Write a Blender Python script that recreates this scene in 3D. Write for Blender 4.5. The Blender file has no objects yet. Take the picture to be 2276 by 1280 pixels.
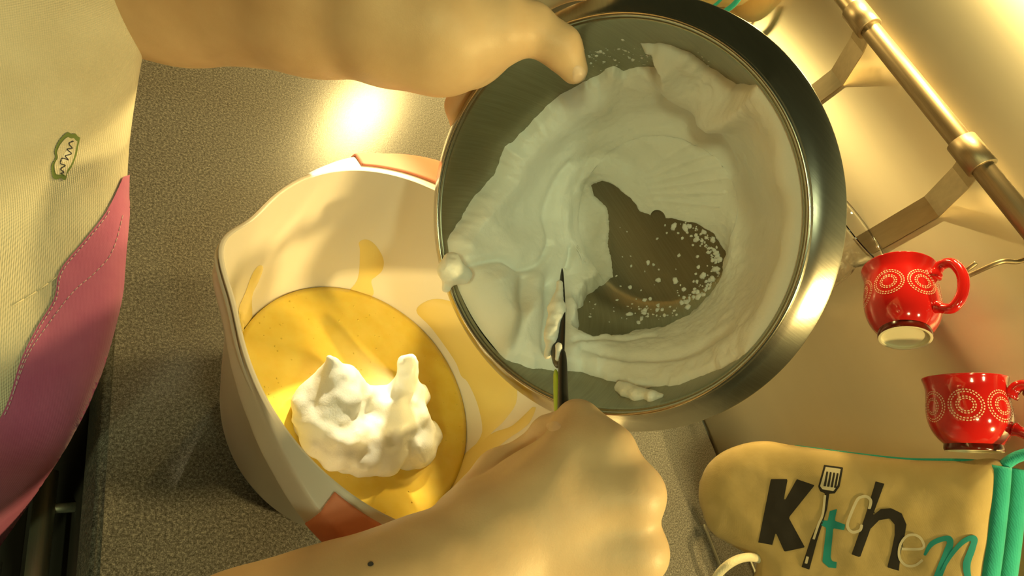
import bpy, bmesh, math, random
import numpy as np
from mathutils import Vector, Matrix, noise
from mathutils.bvhtree import BVHTree
random.seed(3); rng = np.random.default_rng(5)
PI = math.pi
SC = bpy.context.scene
COL = SC.collection

# ------------------------------------------------------------------ camera
CAM_H = .373
F_PX = 1403.608
VY = np.array((420., -1800.)) - (1138., 640.)      # vanishing point of the worktop's length
VZ = np.array((-400., 1900.)) - (1138., 640.)      # nadir
yv = np.array((VY[0], -VY[1], -F_PX)); yv /= np.linalg.norm(yv)
zv = -np.array((VZ[0], -VZ[1], -F_PX)); zv -= yv*np.dot(zv, yv); zv /= np.linalg.norm(zv)
xv = np.cross(yv, zv)
ROT = np.array([xv, yv, zv])
cam = bpy.data.objects.new('camera', bpy.data.cameras.new('camera'))
COL.objects.link(cam)
M = Matrix(ROT.tolist()).to_4x4(); M.translation = (0, 0, CAM_H)
cam.matrix_world = M
cam.data.sensor_width = 36; cam.data.lens = F_PX/2276*36
cam.data.clip_start = .01
SC.camera = cam
EYE = np.array((0, 0, CAM_H))

# ------------------------------------------------------------------ light
SC.view_settings.view_transform = 'Standard'
SC.view_settings.look = 'None'
SC.view_settings.gamma = 1
SC.view_settings.use_curve_mapping = False
SC.view_settings.exposure = -0.1
w = bpy.data.worlds.new('world'); SC.world = w; w.use_nodes = True
w.node_tree.nodes['Background'].inputs[0].default_value = (.75, .75, .30, 1)
w.node_tree.nodes['Background'].inputs[1].default_value = .04
def lamp(name, loc, target, energy, color, size=.05, kind='AREA', spread=180, sy=None):
    l = bpy.data.lights.new(name, kind); l.energy = energy; l.color = color
    if kind == 'AREA':
        l.shape = 'DISK' if sy is None else 'RECTANGLE'; l.size = size; l.spread = math.radians(spread)
        if sy: l.size_y = sy
    else:
        l.shadow_soft_size = size
    o = bpy.data.objects.new(name, l); COL.objects.link(o); o.location = loc
    o.rotation_euler = (Vector(target)-Vector(loc)).to_track_quat('-Z', 'Y').to_euler()
    return o
WARM = (1, .73, .26)
lamp('cabinet_spot', (.60, .61, .52), (.35, .40, 0), 4.4, WARM, .05)
lamp('cabinet_spot', (.60, .42, .52), (.36, .30, 0), 2.4, WARM, .05)
lamp('counter_lamp', (.455, .80, .24), (.27, .47, .02), 2.5, WARM, .035)
lamp('cabinet_spot', (.515, -.34, .54), (.24, .05, .15), 5.0, WARM, .05)
lamp('ceiling_fill_light', (-1.0, -.62, 1.05), (.2, .15, .1), 6.4, (.88, 1, .47), .22)  # fill added from the person's side so the foam is lit evenly
lamp('ceiling_fill_light', (-.06, -.80, 1.40), (.1, .15, .0), 4.2, (.88, 1, .55), .18)
sp_ = lamp('added_dollop_spot', (.20, .80, .62), (.172, .128, .06), 70, (1, .86, .50), .012, 'SPOT')  # added narrow beam to brighten the egg white dollop, no known fitting
sp_.data.spot_size = math.radians(10); sp_.data.spot_blend = .6

# ------------------------------------------------------------------ geometry helpers
def ray(px, py):
    d = ROT @ np.array((px-1138., -(py-640.), -F_PX)); return d
def at_z(px, py, z): d = ray(px, py); return EYE + d*(z-CAM_H)/d[2]
def at_x(px, py, x): d = ray(px, py); return EYE + d*x/d[0]
def at_d(px, py, D): return EYE + ray(px, py)*D/F_PX
def project(P):
    Q = (np.asarray(P, float)-EYE) @ ROT
    return np.stack([1138+Q[:, 0]/-Q[:, 2]*F_PX, 640-Q[:, 1]/-Q[:, 2]*F_PX], 1)

def link(name, me, mat=None, parent=None, smooth=True):
    o = bpy.data.objects.new(name, me); COL.objects.link(o)
    if mat: me.materials.append(mat)
    if smooth: me.polygons.foreach_set('use_smooth', [True]*len(me.polygons))
    if parent: o.parent = parent
    return o
def pydata(name, V, Fc, mat=None, parent=None, smooth=True):
    me = bpy.data.meshes.new(name)
    me.from_pydata([tuple(map(float, v)) for v in V], [], [tuple(map(int, f)) for f in Fc]); me.update()
    return link(name, me, mat, parent, smooth)
def bm_obj(name, bm, mat=None, parent=None, smooth=True):
    bmesh.ops.recalc_face_normals(bm, faces=bm.faces)
    me = bpy.data.meshes.new(name); bm.to_mesh(me); bm.free()
    return link(name, me, mat, parent, smooth)
def thing(name, label, cat, loc=(0, 0, 0), group=None):
    o = bpy.data.objects.new(name, None); COL.objects.link(o); o.empty_display_size = .02
    o.location = tuple(map(float, loc)); tag(o, label, cat, group); return o
def tag(o, label, cat, group=None):
    o['label'] = label; o['category'] = cat
    if group: o['group'] = group
def adopt(o, parent):
    o.parent = parent; o.matrix_parent_inverse = Matrix.Translation(parent.location).inverted()
    return o
def box(bm, c, s, bevel=0):
    r = bmesh.ops.create_cube(bm, size=1); vs = r['verts']
    for v in vs: v.co = Vector((v.co.x*s[0]+c[0], v.co.y*s[1]+c[1], v.co.z*s[2]+c[2]))
    if bevel:
        es = list({e for v in vs for e in v.link_edges})
        bmesh.ops.bevel(bm, geom=es, offset=bevel, segments=3, affect='EDGES')
def frames(P):
    P = [Vector(map(float, p)) for p in P]; n = len(P); T = []
    for i in range(n):
        T.append((P[min(i+1, n-1)]-P[max(i-1, 0)]).normalized())
    a = Vector((0, 0, 1)) if abs(T[0].z) < .9 else Vector((1, 0, 0))
    u = T[0].cross(a).normalized(); out = []
    for i in range(n):
        u = (u - T[i]*u.dot(T[i])).normalized(); out.append((P[i], T[i], u, T[i].cross(u)))
    return out
def tube(bm, P, r, seg=12, caps=True, closed=False):
    fr = frames(P); n = len(fr); R = r if hasattr(r, '__len__') else [r]*n
    rings = [[bm.verts.new(p + (u*math.cos(2*PI*k/seg)+v*math.sin(2*PI*k/seg))*R[i]) for k in range(seg)] for i, (p, t, u, v) in enumerate(fr)]
    for i in range(n if closed else n-1):
        a, b = rings[i], rings[(i+1) % n]
        for k in range(seg): bm.faces.new((a[k], a[(k+1) % seg], b[(k+1) % seg], b[k]))
    if caps and not closed:
        bm.faces.new(rings[0][::-1]); bm.faces.new(rings[-1])
def smoothline(P, n=8, closed=False):
    P = np.asarray(P, float); m = len(P); out = []
    for i in range(m if closed else m-1):
        g = (lambda j: P[j % m]) if closed else (lambda j: P[min(max(j, 0), m-1)])
        p0, p1, p2, p3 = g(i-1), g(i), g(i+1), g(i+2)
        for k in range(n):
            t = k/n
            out.append(.5*((2*p1)+(-p0+p2)*t+(2*p0-5*p1+4*p2-p3)*t*t+(-p0+3*p1-3*p2+p3)*t**3))
    if not closed: out.append(P[-1])
    return np.array(out)
def lathe(bm, prof, seg=96, mat=Matrix(), rfun=None):
    rings = []
    for (r, z) in prof:
        ring = []
        for k in range(seg):
            a = 2*PI*k/seg; rr = r if rfun is None else rfun(r, z, a)
            zz = z
            if isinstance(rr, tuple): rr, zz = rr
            ring.append(bm.verts.new(mat @ Vector((rr*math.cos(a), rr*math.sin(a), zz))))
        rings.append(ring)
    for i in range(len(rings)-1):
        a, b = rings[i], rings[i+1]
        for k in range(seg): bm.faces.new((a[k], a[(k+1) % seg], b[(k+1) % seg], b[k]))
    return rings
def bvh_of(objs):
    V = []; Fs = []
    for o in objs:
        b = len(V); me = o.data; off = o.location + (o.parent.location if o.parent and o.matrix_parent_inverse == Matrix() else Vector())
        V += [v.co + off for v in me.vertices]; Fs += [tuple(i+b for i in p.vertices) for p in me.polygons]
    return BVHTree.FromPolygons(V, Fs)
def polydist(Q, poly, closed=True):
    Q = np.asarray(Q, float); P = np.asarray(poly, float)
    A = P; B = np.roll(P, -1, 0)
    if not closed: A, B = P[:-1], P[1:]
    best = np.full(len(Q), 1e9); near = np.zeros_like(Q)
    for a, b in zip(A, B):
        d = b-a; L = (d*d).sum()+1e-12
        t = np.clip(((Q-a) @ d)/L, 0, 1); c = a+t[:, None]*d; e = np.hypot(*(Q-c).T)
        m = e < best; best[m] = e[m]; near[m] = c[m]
    return best, near
def inside(Q, poly):
    Q = np.asarray(Q, float); P = np.asarray(poly, float); r = np.zeros(len(Q), bool)
    for a, b in zip(P, np.roll(P, -1, 0)):
        if a[1] == b[1]: continue
        c = ((a[1] > Q[:, 1]) != (b[1] > Q[:, 1])) & (Q[:, 0] < (b[0]-a[0])*(Q[:, 1]-a[1])/(b[1]-a[1])+a[0])
        r ^= c
    return r
def patch(name, poly, bvh, off, mat, parent=None, step=5., holes=(), fade=0., pull=0):
    """a thin layer lying on a surface: the outline is laid onto the surface and raised by off, sides closed down to it"""
    poly = np.asarray(poly, float)
    lo, hi = poly.min(0)-step, poly.max(0)+step
    nx, ny = int((hi[0]-lo[0])/step)+2, int((hi[1]-lo[1])/step)+2
    gx, gy = np.meshgrid(lo[0]+np.arange(nx)*step, lo[1]+np.arange(ny)*step, indexing='ij')
    Q = np.stack([gx.ravel(), gy.ravel()], 1)
    ins = inside(Q, poly)
    for h in holes: ins &= ~inside(Q, h)
    d, nr = polydist(Q, poly)
    for h in holes:
        d2, n2 = polydist(Q, h); m = d2 < d; d[m] = d2[m]; nr[m] = n2[m]
    idx = np.arange(nx*ny).reshape(nx, ny)
    I = ins.reshape(nx, ny)
    snap = ins & (d < step*.45)
    # faces with any inside corner; outside corners move onto the outline
    q = np.stack([idx[:-1, :-1], idx[1:, :-1], idx[1:, 1:], idx[:-1, 1:]], -1).reshape(-1, 4)
    core = ins & ~snap
    keep = core[q].any(1)
    q = q[keep]
    mv = ~core; Q[mv] = nr[mv]
    used = np.unique(q); V = {}; edge = {}
    for i in used:
        dv = Vector(ray(*Q[i])).normalized(); loc, n, _, _ = bvh.ray_cast(Vector(EYE), dv, 3)
        for k in range(1, pull+1):
            if loc is not None: break
            dv = Vector(ray(Q[i][0]-k, Q[i][1])).normalized(); loc, n, _, _ = bvh.ray_cast(Vector(EYE), dv, 3)
        if loc is None: continue
        if n.dot(dv) > 0: n = -n
        o = off
        if fade and not mv[i]: o = off*min(1, (d[i]/fade))**.5
        if mv[i]: o = off*(.1 if fade else 1)
        V[i] = loc+n*o; edge[i] = (loc+n*.00002) if mv[i] else None
    bm = bmesh.new(); bv = {i: bm.verts.new(p) for i, p in V.items()}
    for f in q:
        if all(i in bv for i in f):
            vs = []
            for i in f:
                if not vs or (bv[i].co-vs[-1].co).length > 1e-7: vs.append(bv[i])
            if len(vs) > 2 and (vs[0].co-vs[-1].co).length < 1e-7: vs.pop()
            if len(set(vs)) > 2:
                try: bm.faces.new(vs)
                except ValueError: pass
    bmesh.ops.remove_doubles(bm, verts=bm.verts, dist=1e-6)
    for v in [v for v in bm.verts if not v.link_faces]: bm.verts.remove(v)
    return bm_obj(name, bm, mat, parent)
def stroke_poly(P, wd, n=6):
    P = smoothline(P, n); W = np.interp(np.linspace(0, 1, len(P)), np.linspace(0, 1, len(wd)), wd) if hasattr(wd, '__len__') else np.full(len(P), wd)
    T = np.gradient(P, axis=0); T /= np.linalg.norm(T, axis=1)[:, None]+1e-9; N = np.stack([-T[:, 1], T[:, 0]], 1)
    return np.r_[P+N*W[:, None]/2, (P-N*W[:, None]/2)[::-1]]

# --- smooth solids from rounded limbs: signed distance on a sparse grid, surface nets
def cone_d(P, a, b, ra, rb):
    a = np.asarray(a, np.float32); b = np.asarray(b, np.float32); d = b-a; L = float(d @ d)+1e-12
    t = np.clip(((P-a) @ d)/L, 0, 1); c = P-a-t[:, None]*d
    return np.sqrt((c*c).sum(1))-(ra+(rb-ra)*t)
def smin(a, b, k):
    h = np.clip(.5+.5*(b-a)/k, 0, 1); return b+(a-b)*h-k*h*(1-h)
def sdf_groups(groups, kk):
    def f(P):
        P = P.astype(np.float32); tot = None
        for grp in groups:
            k, prims = grp[:2]; g = None
            for p in prims:
                d = cone_d(P, *p[:4]).astype(np.float32)
                g = d if g is None else smin(g, d, k)
            tot = g if tot is None else smin(tot, g, grp[2] if len(grp) > 2 else kk)
        return tot
    return f
def surface(f, lo, hi, vox, B=8):
    lo = np.asarray(lo, float); n = np.ceil((np.asarray(hi)-lo)/vox/B).astype(int)*B
    cb = n//B
    ci = np.stack(np.meshgrid(*[np.arange(c) for c in cb], indexing='ij'), -1).reshape(-1, 3)
    cd = f(lo+(ci*B+B/2-.5)*vox)
    G = np.repeat(np.repeat(np.repeat(cd.reshape(cb), B, 0), B, 1), B, 2).astype(np.float32)
    act = ci[np.abs(cd) < B*vox*1.35]
    off = np.stack(np.meshgrid(*[np.arange(B)]*3, indexing='ij'), -1).reshape(-1, 3)
    for s in range(0, len(act), 400):
        ii = (act[s:s+400, None]*B+off[None]).reshape(-1, 3)
        G[ii[:, 0], ii[:, 1], ii[:, 2]] = f(lo+ii*vox)
    S = G < 0
    cnt = np.zeros(np.array(S.shape)-1, np.int8)
    for dx in (0, 1):
        for dy in (0, 1):
            for dz in (0, 1): cnt += S[dx:S.shape[0]-1+dx, dy:S.shape[1]-1+dy, dz:S.shape[2]-1+dz]
    cells = np.argwhere((cnt > 0) & (cnt < 8)); vid = np.full(cnt.shape, -1, np.int32)
    vid[tuple(cells.T)] = np.arange(len(cells))
    acc = np.zeros((len(cells), 3)); num = np.zeros(len(cells))
    cor = [np.array(c) for c in np.ndindex(2, 2, 2)]
    for a in cor:
        for ax in range(3):
            if a[ax]: continue
            b = a.copy(); b[ax] = 1
            ga = G[tuple((cells+a).T)]; gb = G[tuple((cells+b).T)]; m = (ga < 0) != (gb < 0)
            t = np.where(m, ga/(ga-gb+1e-12), 0); p = cells+a+t[:, None]*(b-a)
            acc[m] += p[m]; num[m] += 1
    V = lo+acc/num[:, None]*vox
    Fc = []
    for ax in range(3):
        o1, o2 = [(1, 2), (2, 0), (0, 1)][ax]
        sl = [slice(None)]*3; sl[ax] = slice(0, -1); sh = [slice(None)]*3; sh[ax] = slice(1, None)
        e = np.argwhere(S[tuple(sl)] != S[tuple(sh)])
        e = e[(e[:, o1] > 0) & (e[:, o2] > 0) & (e[:, o1] < cnt.shape[o1]) & (e[:, o2] < cnt.shape[o2])]
        q = []
        for d1, d2 in ((1, 1), (0, 1), (0, 0), (1, 0)):
            c = e.copy(); c[:, o1] -= d1; c[:, o2] -= d2; q.append(vid[tuple(c.T)])
        q = np.stack(q, 1); fl = S[tuple(e.T)]; q[~fl] = q[~fl][:, ::-1]; Fc.append(q)
    Fc = np.concatenate(Fc); Fc = Fc[(Fc >= 0).all(1)]
    return V, Fc
def mesh_np(name, V, Fc, mat, parent=None):
    me = bpy.data.meshes.new(name); me.vertices.add(len(V)); me.vertices.foreach_set('co', np.ascontiguousarray(V, np.float32).ravel())
    n = len(Fc); me.loops.add(n*4); me.polygons.add(n)
    me.loops.foreach_set('vertex_index', np.ascontiguousarray(Fc, np.int32).ravel())
    me.polygons.foreach_set('loop_start', np.arange(0, n*4, 4, dtype=np.int32))
    me.update(calc_edges=True); me.validate()
    return link(name, me, mat, parent)
def relax(V, Fc, it=2, lam=.5):
    E = np.concatenate([Fc[:, [0, 1]], Fc[:, [1, 2]], Fc[:, [2, 3]], Fc[:, [3, 0]]]); E = np.concatenate([E, E[:, ::-1]])
    for _ in range(it):
        acc = np.zeros_like(V); np.add.at(acc, E[:, 0], V[E[:, 1]]); c = np.bincount(E[:, 0], minlength=len(V))[:, None]
        V = V+lam*(acc/np.maximum(c, 1)-V)
    return V

# ------------------------------------------------------------------ materials
class NT:
    def __init__(s, name):
        s.m = bpy.data.materials.new(name); s.m.use_nodes = True; s.t = s.m.node_tree; s.b = s.t.nodes['Principled BSDF']
    def n(s, typ, **kw):
        o = s.t.nodes.new(typ)
        for k, v in kw.items():
            if k.startswith('i_'): o.inputs[int(k[2:]) if k[2:].isdigit() else k[2:].replace('_', ' ')].default_value = v
            else: setattr(o, k, v)
        return o
    def l(s, a, b): s.t.links.new(a, b)
    def noise(s, scale, detail=2, vec=None, rough=.5):
        o = s.n('ShaderNodeTexNoise'); o.inputs['Scale'].default_value = scale; o.inputs['Detail'].default_value = detail; o.inputs['Roughness'].default_value = rough
        if vec is None: vec = s.n('ShaderNodeTexCoord').outputs['Object']
        s.l(vec, o.inputs['Vector']); return o
    def ramp(s, fac, stops):
        r = s.n('ShaderNodeValToRGB'); e = r.color_ramp.elements
        while len(e) < len(stops): e.new(.5)
        for el, (p, c) in zip(e, stops): el.position = p; el.color = (*c, 1)
        s.l(fac, r.inputs[0]); return r
    def bump(s, h, strength=.3, dist=.001, prev=None):
        b = s.n('ShaderNodeBump'); b.inputs['Strength'].default_value = strength; b.inputs['Distance'].default_value = dist
        s.l(h, b.inputs['Height'])
        if prev: s.l(prev.outputs[0], b.inputs['Normal'])
        s.l(b.outputs[0], s.b.inputs['Normal']); return b
def mat(name, col, rough=.5, metal=0, spec=.5, **kw):
    m = NT(name); m.b.inputs['Base Color'].default_value = (*col, 1); m.b.inputs['Roughness'].default_value = rough
    m.b.inputs['Metallic'].default_value = metal; m.b.inputs['Specular IOR Level'].default_value = spec
    for k, v in kw.items(): m.b.inputs[k.replace('_', ' ')].default_value = v
    return m
def mottled(name, c1, c2, scale, rough=.5, bump=0, bd=.0005, **kw):
    m = mat(name, c1, rough, **kw); nz = m.noise(scale, 4); r = m.ramp(nz.outputs['Fac'], [(.3, c1), (.7, c2)])
    m.l(r.outputs[0], m.b.inputs['Base Color'])
    if bump: m.bump(nz.outputs['Fac'], bump, bd)
    return m
def make_laminate():
    m = mat('worktop_laminate', (.2, .19, .18), .27)
    a = m.noise(1500, 2); b = m.noise(620, 3)
    mx = m.n('ShaderNodeMath', operation='ADD'); m.l(a.outputs['Fac'], mx.inputs[0]); m.l(b.outputs['Fac'], mx.inputs[1])
    mh = m.n('ShaderNodeMath', operation='MULTIPLY'); m.l(mx.outputs[0], mh.inputs[0]); mh.inputs[1].default_value = .5
    r = m.ramp(mh.outputs[0], [(.36, (.05, .047, .042)), (.5, (.125, .118, .108)), (.64, (.28, .265, .24))])
    m.l(r.outputs[0], m.b.inputs['Base Color'])
    m.bump(mh.outputs[0], .25, .0005); return m.m
def make_skin():
    m = mat('skin', (.62, .43, .30), .48, spec=.4); m.b.inputs['Subsurface Weight'].default_value = .12
    m.b.inputs['Subsurface Radius'].default_value = (1, .35, .2); m.b.inputs['Subsurface Scale'].default_value = .006
    a = m.noise(45, 4); r = m.ramp(a.outputs['Fac'], [(.3, (.62, .43, .25)), (.7, (.70, .51, .31))]); m.l(r.outputs[0], m.b.inputs['Base Color'])
    v = m.n('ShaderNodeTexVoronoi', feature='DISTANCE_TO_EDGE'); v.inputs['Scale'].default_value = 900
    m.l(m.n('ShaderNodeTexCoord').outputs['Object'], v.inputs['Vector'])
    b = m.bump(v.outputs['Distance'], .12, .0003); c = m.noise(160, 3); m.bump(c.outputs['Fac'], .18, .0008, b); return m.m
def make_brushed(name, col, rough, aniso, stretch, bump=.05, var=.86):
    m = mat(name, col, rough, 1); m.b.inputs['Anisotropic'].default_value = aniso
    mp = m.n('ShaderNodeMapping'); mp.inputs['Scale'].default_value = stretch
    m.l(m.n('ShaderNodeTexCoord').outputs['Object'], mp.inputs['Vector'])
    a = m.noise(1, 4, mp.outputs[0]); r = m.ramp(a.outputs['Fac'], [(.3, tuple(c*var for c in col)), (.7, col)])
    m.l(r.outputs[0], m.b.inputs['Base Color']); 
    if bump: m.bump(a.outputs['Fac'], bump, .0004)
    return m
def make_fabric(name, c1, c2, scale=700, bump=.5):
    m = mat(name, c1, .85, spec=.2); m.b.inputs['Sheen Weight'].default_value = .2
    mp = m.n('ShaderNodeMapping'); mp.inputs['Rotation'].default_value = (0, .35, 0); m.l(m.n('ShaderNodeTexCoord').outputs['Object'], mp.inputs['Vector'])
    w1 = m.n('ShaderNodeTexWave', bands_direction='Z'); w1.inputs['Scale'].default_value = scale/6.28; w1.inputs['Distortion'].default_value = 1.5; m.l(mp.outputs[0], w1.inputs['Vector'])
    w2 = m.n('ShaderNodeTexWave', bands_direction='X'); w2.inputs['Scale'].default_value = scale/6.28; w2.inputs['Distortion'].default_value = 1.5; m.l(mp.outputs[0], w2.inputs['Vector'])
    ad = m.n('ShaderNodeMath', operation='ADD'); m.l(w1.outputs['Fac'], ad.inputs[0]); m.l(w2.outputs['Fac'], ad.inputs[1])
    a = m.noise(38, 4); r = m.ramp(a.outputs['Fac'], [(.3, c1), (.7, c2)]); m.l(r.outputs[0], m.b.inputs['Base Color'])
    b = m.bump(ad.outputs[0], bump, .0004); c = m.noise(60, 3); m.bump(c.outputs['Fac'], .3, .002, b); return m.m
LAM = make_laminate(); SKIN = make_skin()
WALLM = make_brushed('brushed_splashback', (.80, .74, .60), .40, .85, (2, 2, 30), .0, .95)
tn = WALLM.n('ShaderNodeTangent', direction_type='UV_MAP'); WALLM.l(tn.outputs[0], WALLM.b.inputs['Tangent']); WALLM = WALLM.m
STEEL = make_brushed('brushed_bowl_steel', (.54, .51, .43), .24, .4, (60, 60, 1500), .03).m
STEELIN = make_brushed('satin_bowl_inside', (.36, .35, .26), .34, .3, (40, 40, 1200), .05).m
RAILM = make_brushed('satin_rail_metal', (.36, .28, .18), .46, .0, (900, 20, 900), .04).m
STRAPM = make_brushed('satin_bracket_metal', (.55, .46, .32), .3, .2, (200, 200, 40), .04).m
HANDLEM = make_brushed('satin_handle_metal', (.66, .66, .56), .55, .0, (900, 20, 900), .04).m
FOAM = mottled('egg_white_foam', (.86, .87, .84), (.90, .91, .89), 60, .42, .25, .0008)
fz = FOAM.noise(900, 3); FOAM.bump(fz.outputs['Fac'], .25, .0005, [n for n in FOAM.t.nodes if n.type == 'BUMP'][0])
FOAM.b.inputs['Subsurface Weight'].default_value = .25; FOAM.b.inputs['Subsurface Radius'].default_value = (1, .95, .8); FOAM.b.inputs['Subsurface Scale'].default_value = .005; FOAM = FOAM.m
BATTER = mottled('yolk_batter', (.84, .60, .085), (.88, .66, .12), 90, .22, .06, .0006); BATTER.b.inputs['Subsurface Weight'].default_value = .1; BATTER.b.inputs['Subsurface Scale'].default_value = .004; BATTER = BATTER.m
FILM = mat('yolk_film', (.88, .70, .26), .25); FILM = FILM.m
PLASTIC = mat('white_bowl_plastic', (.86, .80, .74), .28); PLASTIC = PLASTIC.m
PINK = mat('salmon_grip_plastic', (.88, .33, .21), .7, spec=.08).m
APRON = make_fabric('cream_linen', (.62, .57, .43), (.70, .66, .52), 2600)
PURPLE = make_fabric('plum_cotton', (.46, .11, .27), (.54, .16, .33), 4000, .15)
THREAD = mat('pale_thread', (.62, .46, .55), .8).m
SEAMT = mat('cream_thread', (.80, .74, .55), .8).m
GREEND = mat('green_embroidery', (.14, .20, .05), .7).m
DARKD = mat('dark_embroidery', (.05, .05, .06), .7).m
WHITED = mat('white_embroidery', (.72, .70, .60), .7).m
MITTM = make_fabric('cream_mitt_cotton', (.50, .36, .14), (.56, .41, .18), 4000, .12)
TEAL = make_fabric('teal_binding', (.02, .30, .24), (.03, .38, .31), 1500, .2)
TEALP = mat('teal_print', (.01, .26, .25), .7).m
BLACKP = mat('black_print', (.018, .014, .010), .7).m
CREAMP = mat('pale_print', (.66, .58, .40), .7).m
REDC = mat('red_glaze', (.52, .012, .010), .12, Coat_Weight=.5).m
DOTC = mat('cream_slip_dashes', (.80, .52, .36), .4).m
FOOTC = mat('unglazed_cream_foot', (.62, .56, .38), .6).m
DARKRIM = mat('dark_red_glaze', (.10, .008, .004), .15).m
BLACKS = mat('black_silicone', (.012, .013, .012), .35).m
LIME = mat('lime_silicone', (.36, .52, .02), .4).m
NAIL = mat('nail', (.70, .52, .37), .4).m
CABM = mat('dark_cabinet_lacquer', (.03, .028, .024), .4).m
PLAST = mottled('painted_plaster', (.55, .5, .42), (.6, .55, .46), 8, .8).m
FLOORM = mottled('floor_tile', (.16, .14, .12), (.2, .18, .15), 6, .5).m
CORDM = make_fabric('cream_cord', (.70, .62, .42), (.76, .68, .48), 1500, .2)
gl = mat('clear_glass', (1, 1, 1), .03); gl.b.inputs['Transmission Weight'].default_value = 1; gl.b.inputs['IOR'].default_value = 1.48; GLASS = gl.m

# ------------------------------------------------------------------ setting
WX = .692
def structure(o): o['kind'] = 'structure'; return o
bm = bmesh.new(); box(bm, (WX+.06, .3, .4), (.1, 3.4, 2.7)); structure(bm_obj('wall_back', bm, PLAST, smooth=False))
bm = bmesh.new(); box(bm, (-.6, .3, -.93), (2.6, 3.4, .04)); structure(bm_obj('floor', bm, FLOORM, smooth=False))
# splashback panel with a UV map along its length (brushing runs lengthwise)
bm = bmesh.new(); uvl = bm.loops.layers.uv.new('UVMap')
box(bm, (WX+.005, .35, .30), (.0098, 2.6, .60))
for f in bm.faces:
    for lp in f.loops: lp[uvl].uv = (lp.vert.co.y, lp.vert.co.z)
sb = bm_obj('splashback', bm, WALLM, smooth=False); tag(sb, 'brushed stainless steel splashback panel behind the worktop', 'splashback')
# worktop
bm = bmesh.new(); box(bm, ((.073+WX)/2, .35, -.018), (WX-.073-.0005, 2.6, .036), .004)
wt = bm_obj('worktop', bm, LAM); tag(wt, 'speckled grey brown laminate worktop under the bowls', 'worktop')
md = wt.modifiers.new('wn', 'WEIGHTED_NORMAL')
# drawer cabinet below the worktop
cab = thing('drawer_cabinet', 'dark drawer cabinet with bar handle under the worktop front edge', 'cabinet', (.35, .05, -.91))
bm = bmesh.new(); box(bm, (.389, .35, -.4735), (.596, 2.6, .873)); adopt(bm_obj('body', bm, CABM, smooth=False), cab)
for k, (z0, z1) in enumerate(((-.25, -.054), (-.56, -.254), (-.90, -.564))):
    bm = bmesh.new(); box(bm, (.0845, .05, (z0+z1)/2), (.016, .9, z1-z0), .0015)
    df = adopt(bm_obj('drawer_front', bm, CABM), cab)
    zc = z1-.014
    bm = bmesh.new(); tube(bm, [(.0615, y, zc) for y in (.156, .155, -.20, -.201)], [.004, .0055, .0055, .004], 20)
    hd = bm_obj('handle', bm, HANDLEM); hd.parent = df
    for y in (.134, -.18):
        bm = bmesh.new(); tube(bm, [(.0615, y, zc), (.0775, y, zc)], .0028, 14); so = bm_obj('handle_standoff', bm, HANDLEM); so.parent = df

# ------------------------------------------------------------------ rail on the wall
RX, RZ = .632, .369
rail = thing('utensil_rail', 'round metal hanging rail on bent brackets across the splashback', 'rail', (RX, .35, RZ))
bm = bmesh.new(); tube(bm, [(RX, y, RZ) for y in (-.5, 1.1)], .0088, 24); adopt(bm_obj('rod', bm, RAILM), rail)
for y in (.262, .447):
    bm = bmesh.new(); tube(bm, [(RX, y+d, RZ) for d in (-.016, -.0155, .0155, .016)], [.0105, .0118, .0118, .0105], 24); adopt(bm_obj('collar', bm, RAILM), rail)
    prof = [(WX-.0015, .245), (WX-.0015, .318), (WX-.028, .352), (RX+.012, RZ-.001), (RX+.004, RZ-.0005)]
    bm = bmesh.new(); hw = .0125; th = .0016; va = []
    for i, (x, z) in enumerate(prof):
        j0, j1 = max(i-1, 0), min(i+1, len(prof)-1); t = Vector((prof[j1][0]-prof[j0][0], 0, prof[j1][1]-prof[j0][1])).normalized(); nn = Vector((t.z, 0, -t.x))
        c = Vector((x, y, z)); va.append([bm.verts.new(c+nn*s*th*.5+Vector((0, q*hw, 0))) for s, q in ((-1, -1), (-1, 1), (1, 1), (1, -1))])
    for a, b in zip(va, va[1:]):
        for k in range(4): bm.faces.new((a[k], a[(k+1) % 4], b[(k+1) % 4], b[k]))
    bm.faces.new(va[0][::-1]); bm.faces.new(va[-1])
    adopt(bm_obj('bracket', bm, STRAPM, smooth=False), rail)

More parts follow.
